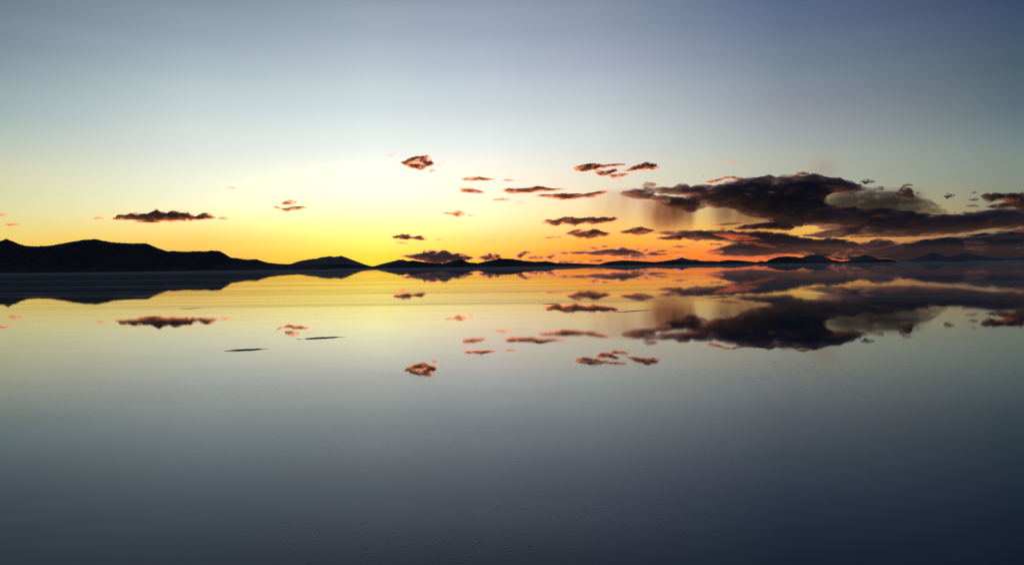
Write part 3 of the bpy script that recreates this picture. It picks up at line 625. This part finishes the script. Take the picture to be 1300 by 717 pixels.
cloud('long thin orange scrap low over the dark hills, left of the red hem', 'e', 'ember', [[(842, 320.6, 321.6), (852, 319.6, 322), (864, 319.6, 321.8), (876, 320.4, 321.6)]], Y=29600, nscale=4)
cloud('upper red streak above the blue mountain at far right', 'e', 'dusk', [[(1222, 307.4, 308.4), (1232, 305.6, 308.8), (1244, 305.8, 309.6), (1254, 307.6, 309)]], Y=29600, nscale=4)
cloud('lower red streak above the blue mountain at far right', 'e', 'dusk', [[(1224, 315, 316), (1234, 313.4, 317), (1246, 313.8, 317.6), (1254, 315.8, 317)]], Y=29600, nscale=4)
cloud('short red streak at the right edge under the slate arm', 'e', 'ember', [[(1283, 292.6, 293.6), (1292, 290.8, 295), (1304, 290.8, 294.6), (1314, 292, 293.6)]], Y=29600, nscale=4)
cloud('red tinged left end of the large bank', 'e', 'bank2', [[(787, 243.6, 245.6), (796, 242, 248.6), (806, 243, 251), (818, 246, 252), (830, 248, 254), (842, 250, 257), (852, 252, 258)]], Y=28600, nscale=6)

cloud('dark rust streak over the hills between the long flat cloud and the purple bands', 'l', 'streak', [[(850, 312.6, 313.4), (858, 311.6, 314), (867, 312, 314.2), (876, 313, 313.8)]], Y=32300, nscale=4)
cloud('faint orange thread just over the central right hilltops', 'l', 'thin', [[(782, 327.6, 328.4), (800, 327, 328.8), (818, 326.6, 328.2), (836, 327, 327.8)]], Y=33000, nscale=4)
cloud('broad dim plum sheet behind the middle of the purple bands', 'b', 'bank2', [[(930, 313, 314), (950, 305, 318), (975, 299, 320), (1000, 306, 321), (1030, 306, 322), (1060, 307, 323), (1090, 310, 324), (1120, 309, 325), (1150, 310, 324)]], Y=33400, nscale=8, dmax=40)

cloud('smoky grey sheet filling the notch between the dome of the bank and its long arm', 'b', 'smoke', [[(1030, 244, 268), (1050, 243, 270), (1070, 243, 270), (1090, 243, 270), (1110, 243, 270), (1130, 244, 272), (1150, 247, 274), (1170, 252, 276), (1190, 260, 277), (1204, 267, 276)]], Y=32500, nscale=9, dmax=40, vox=0.7, grow=1.5)

def rain(label, x0, x1, yt, yb, sigma, col, Y, slant=0, seed=0, top=0.75, name='rain_shaft', nx=0.0016):
    """curtain of falling rain: a closed body filled with streaky thin mist"""
    m, n, l, out = new_mat(name)
    g = G(n, l)
    P = Y / FPX
    W, H = (x1 - x0) * P / 2, (yb - yt) * P / 2
    D = min(W, 45 * P)
    pv = n.new('ShaderNodeVolumePrincipled')
    pv.inputs['Color'].default_value = col + [1]
    pv.inputs['Anisotropy'].default_value = 0.2
    co = n.new('ShaderNodeTexCoord').outputs['Object']
    sx = n.new('ShaderNodeSeparateXYZ'); l.new(co, sx.inputs[0])
    xx = g.math('DIVIDE', sx.outputs[0], W); yy = g.math('DIVIDE', sx.outputs[1], D); zz = g.math('DIVIDE', sx.outputs[2], H)
    r2 = g.math('ADD', g.math('MULTIPLY', xx, xx), g.math('MULTIPLY', yy, yy))
    side = g.step(r2, 1.0, 0.05)
    side = g.math('MULTIPLY', side, side)
    vert = g.math('MULTIPLY', g.step(zz, -1.0, 0.3), g.step(zz, 1.0, top))
    f = g.step(g.noise(g.mapping(co, (1, 1, 0.22), (0, R(slant), 0), (seed, seed, 0)), nx, 3, 0.5), 0.22, 0.78)
    d = g.math('MULTIPLY', g.math('MULTIPLY', side, vert), g.math('MULTIPLY', f, sigma))
    l.new(d, pv.inputs['Density'])
    l.new(pv.outputs[0], out.inputs['Volume'])
    c = at((x0 + x1) / 2, (yt + yb) / 2, Y)
    ns = 40; v, fc = [], []
    for z in (-1, 0, 1):
        for k in range(ns): v.append((W * math.cos(2 * math.pi * k / ns), D * math.sin(2 * math.pi * k / ns), z * H))
    for r in range(2):
        for k in range(ns):
            k2 = (k + 1) % ns
            fc.append((r * ns + k, r * ns + k2, (r + 1) * ns + k2, (r + 1) * ns + k))
    fc.append(tuple(range(ns))[::-1]); fc.append(tuple(2 * ns + k for k in range(ns)))
    o = mesh_obj(name, v, fc, m, loc=c, smooth=False)
    o['kind'] = 'stuff'; o['label'] = label; o['category'] = 'rain' if name == 'rain_shaft' else 'mist'
    return o
rain('reddish curtain of rain falling from the left part of the bank', 806, 896, 250, 302, 0.0026, [0.5, 0.28, 0.27], 31000, 4, 3)
rain('pale curtain of rain left of the reddish one', 735, 842, 238, 300, 0.00045, [0.6, 0.5, 0.5], 31000, 6, 9)
rain('grey murk hanging below the middle of the bank', 872, 1040, 250, 304, 0.0018, [0.36, 0.34, 0.36], 31500, 5, 21)
rain('grey mist filling the notch at the right of the bank', 1020, 1196, 236, 290, 0.0014, [0.08, 0.12, 0.20], 31000, -3, 31, top=0.2, name='mist')
rain('smoky wisp rising off the crest of the bank', 1020, 1070, 188, 250, 0.0005, [0.5, 0.5, 0.5], 30500, -12, 41, top=0.0, name='mist')

# ------------------------------------------------------------------ the air over the flat
def haze():
    m, n, l, out = new_mat('haze')
    pv = n.new('ShaderNodeVolumePrincipled')
    pv.inputs['Color'].default_value = (0.75, 0.82, 1.0, 1)
    pv.inputs['Density'].default_value = 1.0e-5
    pv.inputs['Anisotropy'].default_value = 0.0
    l.new(pv.outputs[0], out.inputs['Volume'])
    r, zb, zt = 25000.0, -1.0, 470.0
    v = [(x, y, z) for z in (zb, zt) for x, y in ((-r, -r), (r, -r), (r, r), (-r, r))]
    f = [(3, 2, 1, 0), (4, 5, 6, 7), (0, 1, 5, 4), (1, 2, 6, 5), (2, 3, 7, 6), (3, 0, 4, 7)]
    o = mesh_obj('haze', v, f, m, smooth=False)
    o['kind'] = 'stuff'; o['label'] = 'thin evening haze over the flooded salt flat'; o['category'] = 'haze'
    return o
haze()
